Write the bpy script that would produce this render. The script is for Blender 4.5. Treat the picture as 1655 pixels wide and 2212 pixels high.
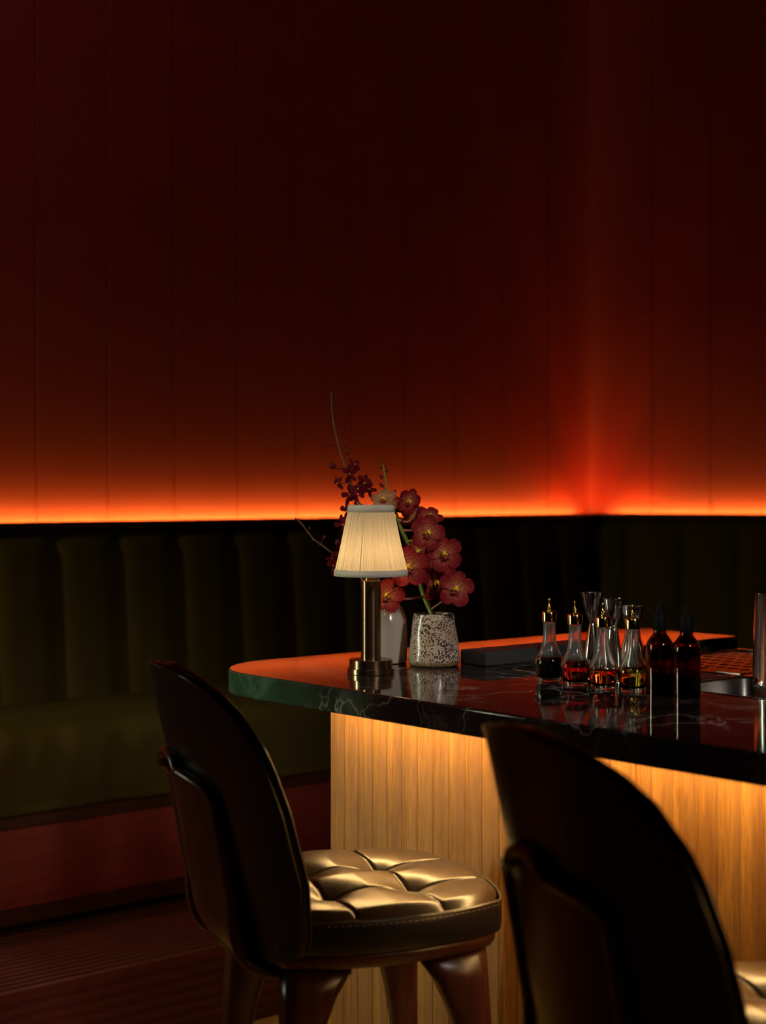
import bpy, bmesh, math, random
from mathutils import Vector, Matrix
random.seed(7)
PI = math.pi
for o in list(bpy.data.objects): bpy.data.objects.remove(o)
SC = bpy.context.scene
COL = SC.collection

# ------------------------------------------------------------------ camera, world, exposure
F = 3480.0; CX = 827.5; HY = 1050.0; CH = 1.43
cam = bpy.data.cameras.new('camera'); camo = bpy.data.objects.new('camera', cam); COL.objects.link(camo)
camo.location = (0, 0, CH); camo.rotation_euler = (PI/2, 0, 0)
cam.sensor_fit = 'VERTICAL'; cam.sensor_height = 36.0; cam.sensor_width = 27.0
cam.lens = 36.0*F/2212
cam.shift_y = -(1106-HY)/2212
cam.clip_start = 0.05
cam.dof.use_dof = True; cam.dof.focus_distance = 3.06; cam.dof.aperture_fstop = 3.0
SC.camera = camo
w = bpy.data.worlds.new('world'); SC.world = w; w.use_nodes = True
w.node_tree.nodes['Background'].inputs[0].default_value = (.02, .012, .01, 1)
w.node_tree.nodes['Background'].inputs[1].default_value = 0.05
SC.view_settings.view_transform = 'Standard'
try: SC.view_settings.look = 'None'
except Exception: pass
SC.view_settings.exposure = 0.0; SC.view_settings.gamma = 1.0; SC.view_settings.use_curve_mapping = False

def area_light(name, loc, target, sx, sy, power, color, spread=180):
    l = bpy.data.lights.new(name, 'AREA'); l.shape = 'RECTANGLE'; l.size = sx; l.size_y = sy
    l.energy = power; l.color = color; l.spread = math.radians(spread)
    o = bpy.data.objects.new(name, l); COL.objects.link(o); o.location = loc
    d = Vector(target)-Vector(loc); o.rotation_euler = d.to_track_quat('-Z', 'Y').to_euler()
    return o
L_LEFT  = area_light('unseen_light_left', (-2.9, 2.7, 1.5), (-.1, 3.1, 1.05), .12, 1.2, 1.5, (.86, 1.0, .70), 32)  # added narrow light, out of view, for left edge highlights on lamp and marble
L_RIGHT = area_light('unseen_light_right', (1.9, -.1, 3.3), (0.18, 3.1, 1.2), .10, 1.2, 1.0, (1.0, .93, .84), 17)  # added light high on the right for the vases and lamp stem
L_GRAZE  = area_light('added_grazing_light', (-4.0, 1.95, 2.7), (-1.1, 4.4, 0.75), .15, .15, 5.2, (1.0, .76, .28), 46)  # added side light grazing the backrest channels and the bench seat
L_WASH  = area_light('red_room_wash', (-3.4, 0.2, 3.0), (-2.6, 4.6, 3.5), .8, .8, 5.0, (1.0, .42, .42), 52)
L_LOW   = area_light('added_low_fill', (-2.6, 0.1, 1.5), (-1.9, 3.7, .0), .5, .5, 2.4, (1.0, .22, .06), 40)  # added fill from the left for the base panel and platform riser
def spot_light(name, loc, target, power, color, deg, radius=.04, blend=.6):
    l = bpy.data.lights.new(name, 'SPOT'); l.energy = power; l.color = color; l.spot_size = math.radians(deg); l.spot_blend = blend; l.shadow_soft_size = radius
    o = bpy.data.objects.new(name, l); COL.objects.link(o); o.location = loc
    o.rotation_euler = (Vector(target)-Vector(loc)).to_track_quat('-Z', 'Y').to_euler(); return o
L_SPOT = spot_light('ceiling_spot_over_bar', (-.7, .5, 3.2), (0.12, 3.12, 1.2), 29, (1.0, .84, .68), 18)
COVE_RED = 40.0; COVE_ORANGE = 216.0; COVE_CORNER = 240.0; BAR_LED = 73.0; BULB = 16.5

def rad(d): return d*PI/180
# ------------------------------------------------------------------ frame helpers
A = Vector((.649, -.761, 0)); B = Vector((.761, .649, 0))
def ab(a, b, z=0.0): v = A*a + B*b; return Vector((v.x, v.y, z))
def P(px, py, d): return Vector(((px-CX)/F*d, d, CH-(py-HY)/F*d))
def on_plane(px, py, z): d = F*(CH-z)/(py-HY); return Vector(((px-CX)/F*d, d, z))

# ------------------------------------------------------------------ materials
class NT:
    def __init__(s, name):
        s.m = bpy.data.materials.new(name); s.m.use_nodes = True
        s.t = s.m.node_tree; s.n = s.t.nodes; s.l = s.t.links
        s.b = s.n['Principled BSDF']; s.out = s.n['Material Output']
    def node(s, typ, **kw):
        n = s.n.new(typ)
        for k, v in kw.items():
            if k.startswith('i_'): n.inputs[k[2:].replace('_', ' ')].default_value = v
            else: setattr(n, k, v)
        return n
    def link(s, a, b): s.l.new(a, b)
    def coords(s, scale=(1, 1, 1), rot=(0, 0, 0), kind='Object'):
        tc = s.node('ShaderNodeTexCoord'); mp = s.node('ShaderNodeMapping')
        mp.inputs['Scale'].default_value = scale; mp.inputs['Rotation'].default_value = rot
        s.link(tc.outputs[kind], mp.inputs['Vector']); return mp.outputs[0]
    def noise(s, vec, scale, detail=4, rough=.5, dist=0):
        n = s.node('ShaderNodeTexNoise'); n.inputs['Scale'].default_value = scale
        n.inputs['Detail'].default_value = detail; n.inputs['Roughness'].default_value = rough
        n.inputs['Distortion'].default_value = dist; s.link(vec, n.inputs['Vector']); return n.outputs[0]
    def ramp(s, fac, stops, interp='LINEAR'):
        r = s.node('ShaderNodeValToRGB'); e = r.color_ramp.elements; r.color_ramp.interpolation = interp
        while len(e) < len(stops): e.new(.5)
        for i, (p, c) in enumerate(stops):
            e[i].position = p; e[i].color = (c[0], c[1], c[2], 1) if len(c) == 3 else c
        s.link(fac, r.inputs[0]); return r.outputs[0]
    def mix(s, fac, c1, c2, mode='MIX'):
        m = s.node('ShaderNodeMix'); m.data_type = 'RGBA'; m.blend_type = mode
        for i, v in ((0, fac), (6, c1), (7, c2)):
            if hasattr(v, 'links'): s.link(v, m.inputs[i])
            elif isinstance(v, (int, float)): m.inputs[i].default_value = v
            else: m.inputs[i].default_value = (v[0], v[1], v[2], 1)
        return m.outputs[2]
    def bump(s, h, strength=.3, dist=.002):
        b = s.node('ShaderNodeBump'); b.inputs['Strength'].default_value = strength
        b.inputs['Distance'].default_value = dist; s.link(h, b.inputs['Height'])
        s.link(b.outputs[0], s.b.inputs['Normal']); return b
    def set(s, **kw):
        names = dict(color='Base Color', rough='Roughness', metal='Metallic', trans='Transmission Weight', ior='IOR',
                     spec='Specular IOR Level', coat='Coat Weight', coatr='Coat Roughness', sheen='Sheen Weight',
                     sheenr='Sheen Roughness', aniso='Anisotropic', sss='Subsurface Weight', estr='Emission Strength', ecol='Emission Color')
        for k, v in kw.items():
            i = s.b.inputs[names[k]]
            if hasattr(v, 'links'): s.link(v, i)
            elif isinstance(v, (tuple, list)): i.default_value = (v[0], v[1], v[2], 1)
            else: i.default_value = v
        return s
M = {}
def simple(name, color, rough=.5, metal=0, noise=0.0, nscale=60, **kw):
    t = NT(name)
    if noise:
        v = t.coords(); n = t.noise(v, nscale, 5)
        c = t.mix(n, tuple(x*(1-noise) for x in color), tuple(min(1, x*(1+noise)) for x in color))
        t.set(color=c, rough=rough, metal=metal, **kw)
    else: t.set(color=color, rough=rough, metal=metal, **kw)
    M[name] = t.m; return t
# wall lacquer
t = NT('wall_paint'); v = t.coords(); n = t.noise(v, 1.6, 4)
t.set(color=t.mix(n, (.37, .070, .045), (.45, .090, .060)), rough=.45, spec=.2)
n2 = t.noise(t.coords(scale=(1, 1, .15)), 40, 3); t.bump(n2, .06, .001); M['wall'] = t.m
t = NT('floor_carpet'); v = t.coords(); n = t.noise(v, 9, 6)
t.set(color=t.mix(n, (.50, .36, .14), (.68, .50, .22)), rough=.7); t.bump(t.noise(v, 200, 3), .2, .002); M['floor'] = t.m
simple('ceiling_paint', (.03, .02, .018), .8, noise=.2, nscale=8)
simple('dark_room', (.04, .02, .018), .8, noise=.2, nscale=6)
# marble
t = NT('dark_marble'); v = t.coords()
warp = t.node('ShaderNodeTexNoise'); warp.inputs['Scale'].default_value = 3.2; warp.inputs['Detail'].default_value = 7
t.link(v, warp.inputs['Vector'])
vm = t.node('ShaderNodeVectorMath', operation='MULTIPLY_ADD'); t.link(warp.outputs['Color'], vm.inputs[0])
vm.inputs[1].default_value = (.55, .55, .55); t.link(v, vm.inputs[2]); wv = vm.outputs[0]
bn = t.noise(wv, 4.0, 6, .62)
base_r = t.ramp(bn, [(.30, (.006, .004, .005)), (.52, (.022, .010, .012)), (.80, (.050, .030, .030))])
base_g = t.ramp(bn, [(.30, (.010, .016, .010)), (.50, (.030, .060, .036)), (.70, (.10, .20, .12)), (.85, (.16, .27, .18))])
sx0 = t.node('ShaderNodeSeparateXYZ'); t.link(v, sx0.inputs[0])
gm = t.node('ShaderNodeMapRange'); t.link(sx0.outputs['X'], gm.inputs[0]); gm.inputs[1].default_value = -.20; gm.inputs[2].default_value = .0; gm.inputs[3].default_value = 1; gm.inputs[4].default_value = 0
base = t.mix(gm.outputs[0], base_r, base_g)
vor = t.node('ShaderNodeTexVoronoi', feature='DISTANCE_TO_EDGE'); vor.inputs['Scale'].default_value = 6.5; t.link(wv, vor.inputs['Vector'])
vein = t.ramp(vor.outputs['Distance'], [(0, (1, 1, 1)), (.009, (.55, .55, .55)), (.024, (0, 0, 0))])
patch = t.ramp(t.noise(v, 5.5, 3), [(.43, (0, 0, 0)), (.66, (1, 1, 1))])
vf = t.mix(1.0, vein, patch, 'MULTIPLY')
vor2 = t.node('ShaderNodeTexVoronoi', feature='DISTANCE_TO_EDGE'); vor2.inputs['Scale'].default_value = 11; t.link(wv, vor2.inputs['Vector'])
vein2 = t.ramp(vor2.outputs['Distance'], [(0, (.55, .55, .55)), (.016, (0, 0, 0))])
patch2 = t.ramp(t.noise(v, 8, 2), [(.52, (0, 0, 0)), (.66, (1, 1, 1))])
c1 = t.mix(t.mix(1.0, vein2, patch2, 'MULTIPLY'), base, (.34, .30, .24))
blot = t.ramp(t.noise(wv, 7, 8, .7), [(.54, (0, 0, 0)), (.64, (.7, .7, .7))])
c1 = t.mix(t.mix(1.0, blot, patch, 'MULTIPLY'), c1, (.30, .25, .23))
t.set(color=t.mix(vf, c1, (.42, .38, .33)), rough=.055, spec=.34)
t.bump(t.noise(v, 11, 3), .05, .003); M['marble'] = t.m
t = NT('black_stone'); v = t.coords(); vor = t.node('ShaderNodeTexVoronoi', feature='DISTANCE_TO_EDGE'); vor.inputs['Scale'].default_value = 11
wn = t.node('ShaderNodeTexNoise'); wn.inputs['Scale'].default_value = 6; t.link(v, wn.inputs['Vector'])
vm = t.node('ShaderNodeVectorMath', operation='MULTIPLY_ADD'); t.link(wn.outputs['Color'], vm.inputs[0]); vm.inputs[1].default_value = (.3, .3, .3); t.link(v, vm.inputs[2]); t.link(vm.outputs[0], vor.inputs['Vector'])
ve = t.ramp(vor.outputs['Distance'], [(0, (.8, .8, .8)), (.012, (0, 0, 0))]); pt = t.ramp(t.noise(v, 16, 2), [(.5, (0, 0, 0)), (.6, (1, 1, 1))])
t.set(color=t.mix(t.mix(1.0, ve, pt, 'MULTIPLY'), (.035, .037, .036), (.35, .30, .2)), rough=.38); M['black_stone'] = t.m
# woods
def wood(name, c_dark, c_light, axis, rough=.4, scale=1.0, bump=.15, spec=.5):
    t = NT(name); st = [22, 22, 22]; st[axis] = 1.1
    v = t.coords(scale=tuple(s*scale for s in st)); wn = None
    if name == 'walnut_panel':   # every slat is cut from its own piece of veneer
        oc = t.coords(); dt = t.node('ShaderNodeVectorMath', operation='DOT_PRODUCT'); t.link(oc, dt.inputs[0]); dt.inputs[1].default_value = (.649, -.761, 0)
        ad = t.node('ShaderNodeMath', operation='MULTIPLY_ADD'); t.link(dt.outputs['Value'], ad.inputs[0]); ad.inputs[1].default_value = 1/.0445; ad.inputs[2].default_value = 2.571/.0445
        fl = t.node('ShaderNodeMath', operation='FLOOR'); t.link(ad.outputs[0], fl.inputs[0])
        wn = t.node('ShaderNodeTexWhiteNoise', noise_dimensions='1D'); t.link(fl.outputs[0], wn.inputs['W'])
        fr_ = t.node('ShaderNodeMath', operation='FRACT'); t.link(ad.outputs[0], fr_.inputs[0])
        vm = t.node('ShaderNodeVectorMath', operation='MULTIPLY_ADD'); t.link(wn.outputs['Color'], vm.inputs[0]); vm.inputs[1].default_value = (9, 9, 9); t.link(v, vm.inputs[2]); v = vm.outputs[0]
    n1 = t.noise(v, 1.6, 7, .60, 2.4 if wn else 1.0); fine = [260, 260, 260]; fine[axis] = 22 if wn else 5
    n2 = t.noise(t.coords(scale=tuple(fine)), 1.0, 3)
    c = t.ramp(n1, [(.28, c_dark), (.50, tuple((a+b)/2 for a, b in zip(c_dark, c_light))), (.70, c_light)])
    c = t.mix(t.ramp(n2, [(.35, (.42, .42, .42)), (.55, (0, 0, 0))]), c, tuple(x*.45 for x in c_dark))
    if wn: c = t.mix(t.ramp(fr_.outputs[0], [(.35, (0, 0, 0)), (.95, (.5, .5, .5))]), c, (.24, .115, .055)); c = t.mix(t.ramp(wn.outputs['Value'], [(0, (.0, .0, .0)), (1, (.34, .34, .34))]), c, tuple(x*.62 for x in c_light))  # shading across each slat put into the colour, then random tone per slat
    t.set(color=c, rough=rough, spec=spec); t.bump(n2, bump, .0006); M[name] = t.m
    return t
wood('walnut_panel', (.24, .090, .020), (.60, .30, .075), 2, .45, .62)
wood('stool_wood', (.045, .011, .006), (.10, .028, .014), 2, .28)
wood('rail_wood', (.022, .005, .004), (.05, .011, .008), 0, .4)
t = NT('platform_wood'); v = t.coords(scale=(1, 30, 30)); n = t.noise(v, 1.5, 6, .6, .5)
t.set(color=t.ramp(n, [(.3, (.045, .004, .003)), (.7, (.085, .008, .006))]), rough=.5); M['platform_wood'] = t.m
t = NT('panel_wood'); v = t.coords(scale=(3, 3, 26)); n = t.noise(v, 2.2, 6, .6, .5)
t.set(color=t.ramp(n, [(.3, (.10, .011, .006)), (.7, (.17, .019, .010))]), rough=.5); M['panel_wood'] = t.m
# leather
t = NT('black_leather'); v = t.coords(); vo = t.node('ShaderNodeTexVoronoi'); vo.inputs['Scale'].default_value = 420; t.link(v, vo.inputs['Vector'])
t.set(color=(.012, .010, .010), rough=.33, spec=.55); t.bump(vo.outputs['Distance'], .10, .0006); M['leather'] = t.m
t = NT('brown_leather'); v = t.coords(); vo = t.node('ShaderNodeTexVoronoi'); vo.inputs['Scale'].default_value = 380; t.link(v, vo.inputs['Vector'])
n = t.noise(v, 7, 4); t.set(color=t.mix(n, (.030, .017, .008), (.050, .030, .014)), rough=.25, spec=1.0); t.bump(vo.outputs['Distance'], .10, .0005); M['seat_leather'] = t.m
simple('stitch_thread', (.30, .22, .12), .6)
# velvet
t = NT('green_velvet'); v = t.coords(); n = t.noise(v, 6, 5)
t.set(color=t.mix(n, (.040, .033, .007), (.062, .050, .011)), rough=.9, sheen=.0, spec=.04)
t.bump(t.noise(v, 9, 3), .35, .01); M['velvet'] = t.m
# metals
t = NT('brushed_bronze'); v = t.coords(scale=(1, 1, 60)); n = t.noise(v, 30, 3)
t.set(color=t.mix(n, (.26, .155, .085), (.31, .195, .115)), rough=.26, metal=1, aniso=.7); t.b.inputs['Anisotropic Rotation'].default_value = .25; t.bump(n, .03, .0003)
tg = t.node('ShaderNodeTangent', direction_type='RADIAL', axis='Z'); t.link(tg.outputs[0], t.b.inputs['Tangent']); M['bronze'] = t.m
simple('brass_gold', (.86, .58, .14), .10, 1)
simple('polished_steel', (.80, .78, .75), .13, 1)
simple('brushed_steel', (.55, .52, .48), .26, 1, noise=.12, nscale=120)
simple('worktop_steel', (.50, .47, .45), .20, 1, noise=.08, nscale=90)
simple('dark_void', (.004, .003, .003), .8)
simple('black_rubber', (.002, .002, .002), .6, spec=.12)
# ceramics
t = NT('speckled_ceramic'); v = t.coords()
s1 = t.node('ShaderNodeTexVoronoi'); s1.inputs['Scale'].default_value = 230; t.link(v, s1.inputs['Vector'])
s2 = t.node('ShaderNodeTexVoronoi'); s2.inputs['Scale'].default_value = 480; t.link(v, s2.inputs['Vector'])
g1 = t.noise(v, 26, 4)
thr = t.node('ShaderNodeMath', operation='MULTIPLY_ADD'); t.link(g1, thr.inputs[0]); thr.inputs[1].default_value = -.75; t.link(s1.outputs['Distance'], thr.inputs[2])
f1 = t.ramp(thr.outputs[0], [(.0, (1, 1, 1)), (.06, (0, 0, 0))])
thr2 = t.node('ShaderNodeMath', operation='MULTIPLY_ADD'); t.link(t.noise(v, 50, 3), thr2.inputs[0]); thr2.inputs[1].default_value = -.6; t.link(s2.outputs['Distance'], thr2.inputs[2])
f2 = t.ramp(thr2.outputs[0], [(.0, (.9, .9, .9)), (.06, (0, 0, 0))])
bc = t.ramp(t.noise(v, 22, 4), [(.35, (.36, .25, .17)), (.6, (.50, .40, .34))])
c = t.mix(f2, bc, (.13, .06, .035)); c = t.mix(f1, c, (.05, .022, .016))
sx = t.node('ShaderNodeSeparateXYZ'); t.link(v, sx.inputs[0])
ft = t.node('ShaderNodeMath', operation='MULTIPLY_ADD'); t.link(t.noise(v, 30, 3), ft.inputs[0]); ft.inputs[1].default_value = -.014; t.link(sx.outputs['Z'], ft.inputs[2])
foot = t.ramp(ft.outputs[0], [(.0, (.85, .85, .85)), (.003, (0, 0, 0))])
c = t.mix(foot, c, (.20, .105, .045))
t.set(color=c, rough=.22); t.bump(f1, -.35, .0008)
M['speckle'] = t.m
simple('white_glaze', (.40, .33, .28), .16, noise=.10, nscale=12)
# fabrics / lamp shade
t = NT('shade_fabric'); t.n.remove(t.b)
df = t.node('ShaderNodeBsdfDiffuse'); tr = t.node('ShaderNodeBsdfTranslucent'); mx = t.node('ShaderNodeMixShader')
v = t.coords(); gr = t.node('ShaderNodeTexGradient', gradient_type='RADIAL'); t.link(v, gr.inputs[0])
n1 = t.node('ShaderNodeTexNoise', noise_dimensions='1D'); n1.inputs['Scale'].default_value = 330; n1.inputs['Detail'].default_value = 4; t.link(gr.outputs['Fac'], n1.inputs['W']); nn = n1.outputs[0]
col = t.ramp(nn, [(.32, (.42, .36, .26)), (.62, (.92, .86, .74))])
t.link(col, df.inputs[0]); t.link(col, tr.inputs[0]); mx.inputs[0].default_value = .62
t.link(df.outputs[0], mx.inputs[1]); t.link(tr.outputs[0], mx.inputs[2]); t.link(mx.outputs[0], t.out.inputs[0]); M['shade'] = t.m
simple('shade_trim', (.62, .55, .44), .85, noise=.1, nscale=200)
def emit(name, color, strength):
    t = NT(name); t.set(color=(0, 0, 0), ecol=color, estr=strength); M[name] = t.m
emit('led_red', (1.0, .035, .008), COVE_RED); emit('led_orange', (1.0, .54, .10), COVE_ORANGE)
emit('led_corner', (1.0, .05, .01), COVE_CORNER); emit('led_warm', (1.0, .60, .21), BAR_LED); emit('bulb_glow', (1.0, .62, .235), BULB)
# glass
def glass(name, color, rough=.0, ior=1.46, tr=1.0):
    t = NT(name); t.set(color=color, rough=rough, ior=ior, trans=tr); M[name] = t.m
glass('clear_glass', (.93, .93, .91)); glass('amber_glass', (.34, .10, .018), .01)
t = NT('frosty_glass'); v = t.coords(); n = t.noise(v, 420, 3)
sz_ = t.node('ShaderNodeSeparateXYZ'); t.link(v, sz_.inputs[0])
hi = t.ramp(sz_.outputs['Z'], [(.044, (0, 0, 0)), (.050, (1, 1, 1))])
t.set(color=(.92, .90, .89), rough=t.mix(hi, (.01, .01, .01), t.ramp(n, [(.4, (.02, .02, .02)), (.75, (.13, .13, .13))])), ior=1.42, trans=t.mix(hi, (1, 1, 1), (.955, .955, .955))); M['neck_glass'] = t.m
glass('liquid_black', (.012, .005, .004), tr=.25); glass('liquid_ruby', (.62, .02, .015), ior=1.34)
glass('liquid_rust', (.72, .10, .02), ior=1.34); glass('liquid_gold', (.70, .52, .06), ior=1.34)
# flowers
def petal_mat(name, inner, mid, outer, spot, vs, r0, thr=.30, amt=.85):
    t = NT(name); v = t.coords()
    ln = t.node('ShaderNodeVectorMath', operation='LENGTH'); t.link(v, ln.inputs[0])
    sc = t.node('ShaderNodeMath', operation='DIVIDE'); t.link(ln.outputs['Value'], sc.inputs[0]); sc.inputs[1].default_value = r0
    n = t.noise(v, 45, 3)
    ad = t.node('ShaderNodeMath', operation='MULTIPLY_ADD'); t.link(n, ad.inputs[0]); ad.inputs[1].default_value = .45; t.link(sc.outputs[0], ad.inputs[2])
    c = t.ramp(ad.outputs[0], [(.30, inner), (.75, mid), (1.1 if False else 1.0, outer)])
    vo = t.node('ShaderNodeTexVoronoi'); vo.inputs['Scale'].default_value = vs; t.link(v, vo.inputs['Vector'])
    sp = t.ramp(vo.outputs['Distance'], [(thr, (amt, amt, amt)), (thr+.14, (0, 0, 0))])
    c = t.mix(sp, c, spot)
    t.set(color=c, rough=.6, spec=.12)
    tl = t.node('ShaderNodeBsdfTranslucent'); t.link(c, tl.inputs[0]); ms = t.node('ShaderNodeMixShader'); ms.inputs[0].default_value = .30
    t.link(t.b.outputs[0], ms.inputs[1]); t.link(tl.outputs[0], ms.inputs[2]); t.link(ms.outputs[0], t.out.inputs[0]); M[name] = t.m
petal_mat('vanda_petal', (.66, .26, .11), (.44, .062, .040), (.30, .014, .022), (.075, .004, .006), 470, .036, .34, .9)
petal_mat('vanda_pale', (.60, .36, .16), (.58, .30, .14), (.50, .20, .09), (.16, .02, .015), 560, .036, .30, .9)
petal_mat('magenta_petal', (.20, .004, .012), (.15, .003, .010), (.12, .002, .008), (.08, .003, .01), 500, .02)
simple('orchid_lip', (.20, .012, .015), .35, noise=.4, nscale=300)
simple('orchid_column', (.80, .46, .03), .30, noise=.15, nscale=200)
simple('green_stem', (.17, .20, .03), .4, noise=.3, nscale=80)
simple('olive_stem', (.24, .20, .04), .4, noise=.3, nscale=80)
simple('brown_stem', (.13, .065, .035), .6, noise=.35, nscale=160)
simple('bud_skin', (.11, .014, .012), .6, noise=.4, nscale=160, spec=.15)
simple('pedicel_pink', (.34, .10, .07), .4, noise=.2, nscale=100)

# ------------------------------------------------------------------ mesh helpers
def tag(o, label=None, cat=None, group=None, kind=None):
    if label: o['label'] = label
    if cat: o['category'] = cat
    if group: o['group'] = group
    if kind: o['kind'] = kind
    return o
def thing(name, label, cat, loc=(0, 0, 0), rz=0.0, group=None):
    o = bpy.data.objects.new(name, None); COL.objects.link(o); o.location = loc; o.rotation_euler = (0, 0, rz)
    o.empty_display_size = .05
    return tag(o, label, cat, group)
def mk(name, vf, mat, parent=None, smooth=True, angle=None, loc=None):
    me = bpy.data.meshes.new(name); me.from_pydata([tuple(v) for v in vf[0]], [], [tuple(f) for f in vf[1]])
    bm = bmesh.new(); bm.from_mesh(me); bmesh.ops.recalc_face_normals(bm, faces=bm.faces); bm.to_mesh(me); bm.free()
    me.materials.append(M[mat] if isinstance(mat, str) else mat)
    for p in me.polygons: p.use_smooth = smooth
    o = bpy.data.objects.new(name, me); COL.objects.link(o)
    if parent: o.parent = parent
    if loc is not None: o.location = loc
    if smooth and angle:
        try: me.set_sharp_from_angle(angle=math.radians(angle))
        except Exception: pass
    return o
def join(*parts):
    V = []; Fc = []
    for v, f in parts:
        k = len(V); V += [tuple(x) for x in v]; Fc += [tuple(i+k for i in q) for q in f]
    return V, Fc
def lathe(prof, seg=48, cap0=True, cap1=True, mod=None, c=(0, 0, 0)):
    V = []; Fc = []
    for k, (r, z) in enumerate(prof):
        for i in range(seg):
            th = 2*PI*i/seg; rr = r*(mod(th, z) if mod else 1)
            V.append((c[0]+rr*math.cos(th), c[1]+rr*math.sin(th), c[2]+z))
    for k in range(len(prof)-1):
        for i in range(seg):
            j = (i+1) % seg; Fc.append((k*seg+i, k*seg+j, (k+1)*seg+j, (k+1)*seg+i))
    if cap0: Fc.append(tuple(range(seg))[::-1])
    if cap1: Fc.append(tuple((len(prof)-1)*seg+i for i in range(seg)))
    return V, Fc
def smooth_pts(pts, n=6):
    pts = [Vector(p) for p in pts]
    if len(pts) < 3: return pts
    out = []
    for i in range(len(pts)-1):
        p0 = pts[max(i-1, 0)]; p1 = pts[i]; p2 = pts[i+1]; p3 = pts[min(i+2, len(pts)-1)]
        for k in range(n):
            s = k/n
            out.append(.5*((2*p1)+(p2-p0)*s+(2*p0-5*p1+4*p2-p3)*s*s+(3*p1-p0-3*p2+p3)*s**3))
    out.append(pts[-1]); return out
def prof(pts, n=5): return [(max(p.x, 0), p.y) for p in smooth_pts([(a, b, 0) for a, b in pts], n)]
def tube(pts, rad, seg=10, closed=False, caps=True):
    pts = [Vector(p) for p in pts]; n = len(pts)
    if not isinstance(rad, (list, tuple)): rad = [rad]*n
    elif len(rad) != n: rad = [rad[0]+(rad[-1]-rad[0])*i/(n-1) for i in range(n)] if len(rad) == 2 else [rad[min(int(i*len(rad)/n), len(rad)-1)] for i in range(n)]
    V = []; Fc = []; up = None
    for i in range(n):
        if closed: tg = pts[(i+1) % n]-pts[i-1]
        else: tg = pts[min(i+1, n-1)]-pts[max(i-1, 0)]
        if tg.length < 1e-9: tg = Vector((0, 0, 1))
        tg.normalize()
        if up is None:
            up = Vector((0, 0, 1)) if abs(tg.z) < .9 else Vector((1, 0, 0))
        s = tg.cross(up).normalized(); up = s.cross(tg).normalized()
        for k in range(seg):
            th = 2*PI*k/seg; V.append(pts[i]+(s*math.cos(th)+up*math.sin(th))*rad[i])
    m = n if closed else n-1
    for i in range(m):
        for k in range(seg):
            a = i*seg+k; b_ = i*seg+(k+1) % seg; c = ((i+1) % n)*seg+(k+1) % seg; d = ((i+1) % n)*seg+k
            Fc.append((a, b_, c, d))
    if caps and not closed:
        Fc.append(tuple(range(seg))[::-1]); Fc.append(tuple((n-1)*seg+k for k in range(seg)))
    return V, Fc
def prism(poly, z0, z1):
    n = len(poly); V = [(p[0], p[1], z0) for p in poly]+[(p[0], p[1], z1) for p in poly]
    return V, [tuple(range(n))[::-1], tuple(range(n, 2*n))]+[(i, (i+1) % n, n+(i+1) % n, n+i) for i in range(n)]
def prism_ab(poly, z0, z1): return prism([ab(p[0], p[1])[:2] for p in poly], z0, z1)
def bevel(o, wdt, seg=3, ang=40):
    m = o.modifiers.new('bevel', 'BEVEL'); m.width = wdt; m.segments = seg; m.limit_method = 'ANGLE'; m.angle_limit = math.radians(ang); return o
def box(x0, x1, y0, y1, z0, z1): return prism([(x0, y0), (x1, y0), (x1, y1), (x0, y1)], z0, z1)
def grid(fn, nu, nv):
    V = [fn(i/nu, j/nv) for j in range(nv+1) for i in range(nu+1)]
    return V, [(j*(nu+1)+i, j*(nu+1)+i+1, (j+1)*(nu+1)+i+1, (j+1)*(nu+1)+i) for j in range(nv) for i in range(nu)]
def copy_tree(o, parent=None):
    c = o.copy(); COL.objects.link(c)
    if parent: c.parent = parent
    for ch in list(o.children): copy_tree(ch, c)
    return c

def ribbon(poly, z0, z1):
    # bent strip: first half of poly is one side, second half (reversed) the other
    m = len(poly)//2; s1 = poly[:m]; s2 = poly[m:][::-1]; V = []; Fc = []
    for a_, b_ in zip(s1, s2): V += [(a_[0], a_[1], z0), (b_[0], b_[1], z0), (b_[0], b_[1], z1), (a_[0], a_[1], z1)]
    for i in range(m-1):
        for k in range(4): Fc.append((i*4+k, i*4+(k+1) % 4, (i+1)*4+(k+1) % 4, (i+1)*4+k))
    return V, Fc+[(0, 1, 2, 3), (4*m-1, 4*m-2, 4*m-3, 4*m-4)]
# ------------------------------------------------------------------ room shell
WA = -4.62; ZL = 1.317
CR = ab(WA, 5.094); RD = Vector((.954, -.300, 0)).normalized(); RN = Vector((RD.y, -RD.x, 0)); RN = RN if RN.y < 0 else -RN
HT = 3.9
pR = CR+RD*6.0; pL = ab(WA, -4.0)
def grooved_wall(name, p0, d, length, nrm, offs, spacing):
    pts = [(0, 0)]; s = offs
    while s < length-.1:
        pts += [(s-.004, 0), (s-.0012, -.0045), (s+.0012, -.0045), (s+.004, 0)]; s += spacing
    pts.append((length, 0)); front = [p0+d*u+nrm*v for u, v in pts]; back = [p0+d*length-nrm*.12, p0-nrm*.12]
    return tag(mk(name, prism([(p.x, p.y) for p in front+back], 0, HT), 'wall', smooth=False), kind='structure')
grooved_wall('wall_left', CR, -B, 9.09, A, .2605, .2605)
grooved_wall('wall_right', CR, RD, 6.0, RN, .262, .240)
def plain_wall(name, p, q, mat='dark_room'):
    p = Vector((p[0], p[1], 0)); q = Vector((q[0], q[1], 0)); d = (q-p).normalized(); n = Vector((-d.y, d.x, 0))
    c = Vector((0.5, 1.5, 0))
    if (c-p).dot(n) > 0: n = -n
    tag(mk(name, prism([p[:2], q[:2], (q+n*.12)[:2], (p+n*.12)[:2]], 0, HT), mat, smooth=False), kind='structure')
pB = (6.6, -4.4); pC = (-1.5, -4.4)
plain_wall('wall_east', pR, pB); plain_wall('wall_back', pB, pC); plain_wall('wall_west', pC, pL)
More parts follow.
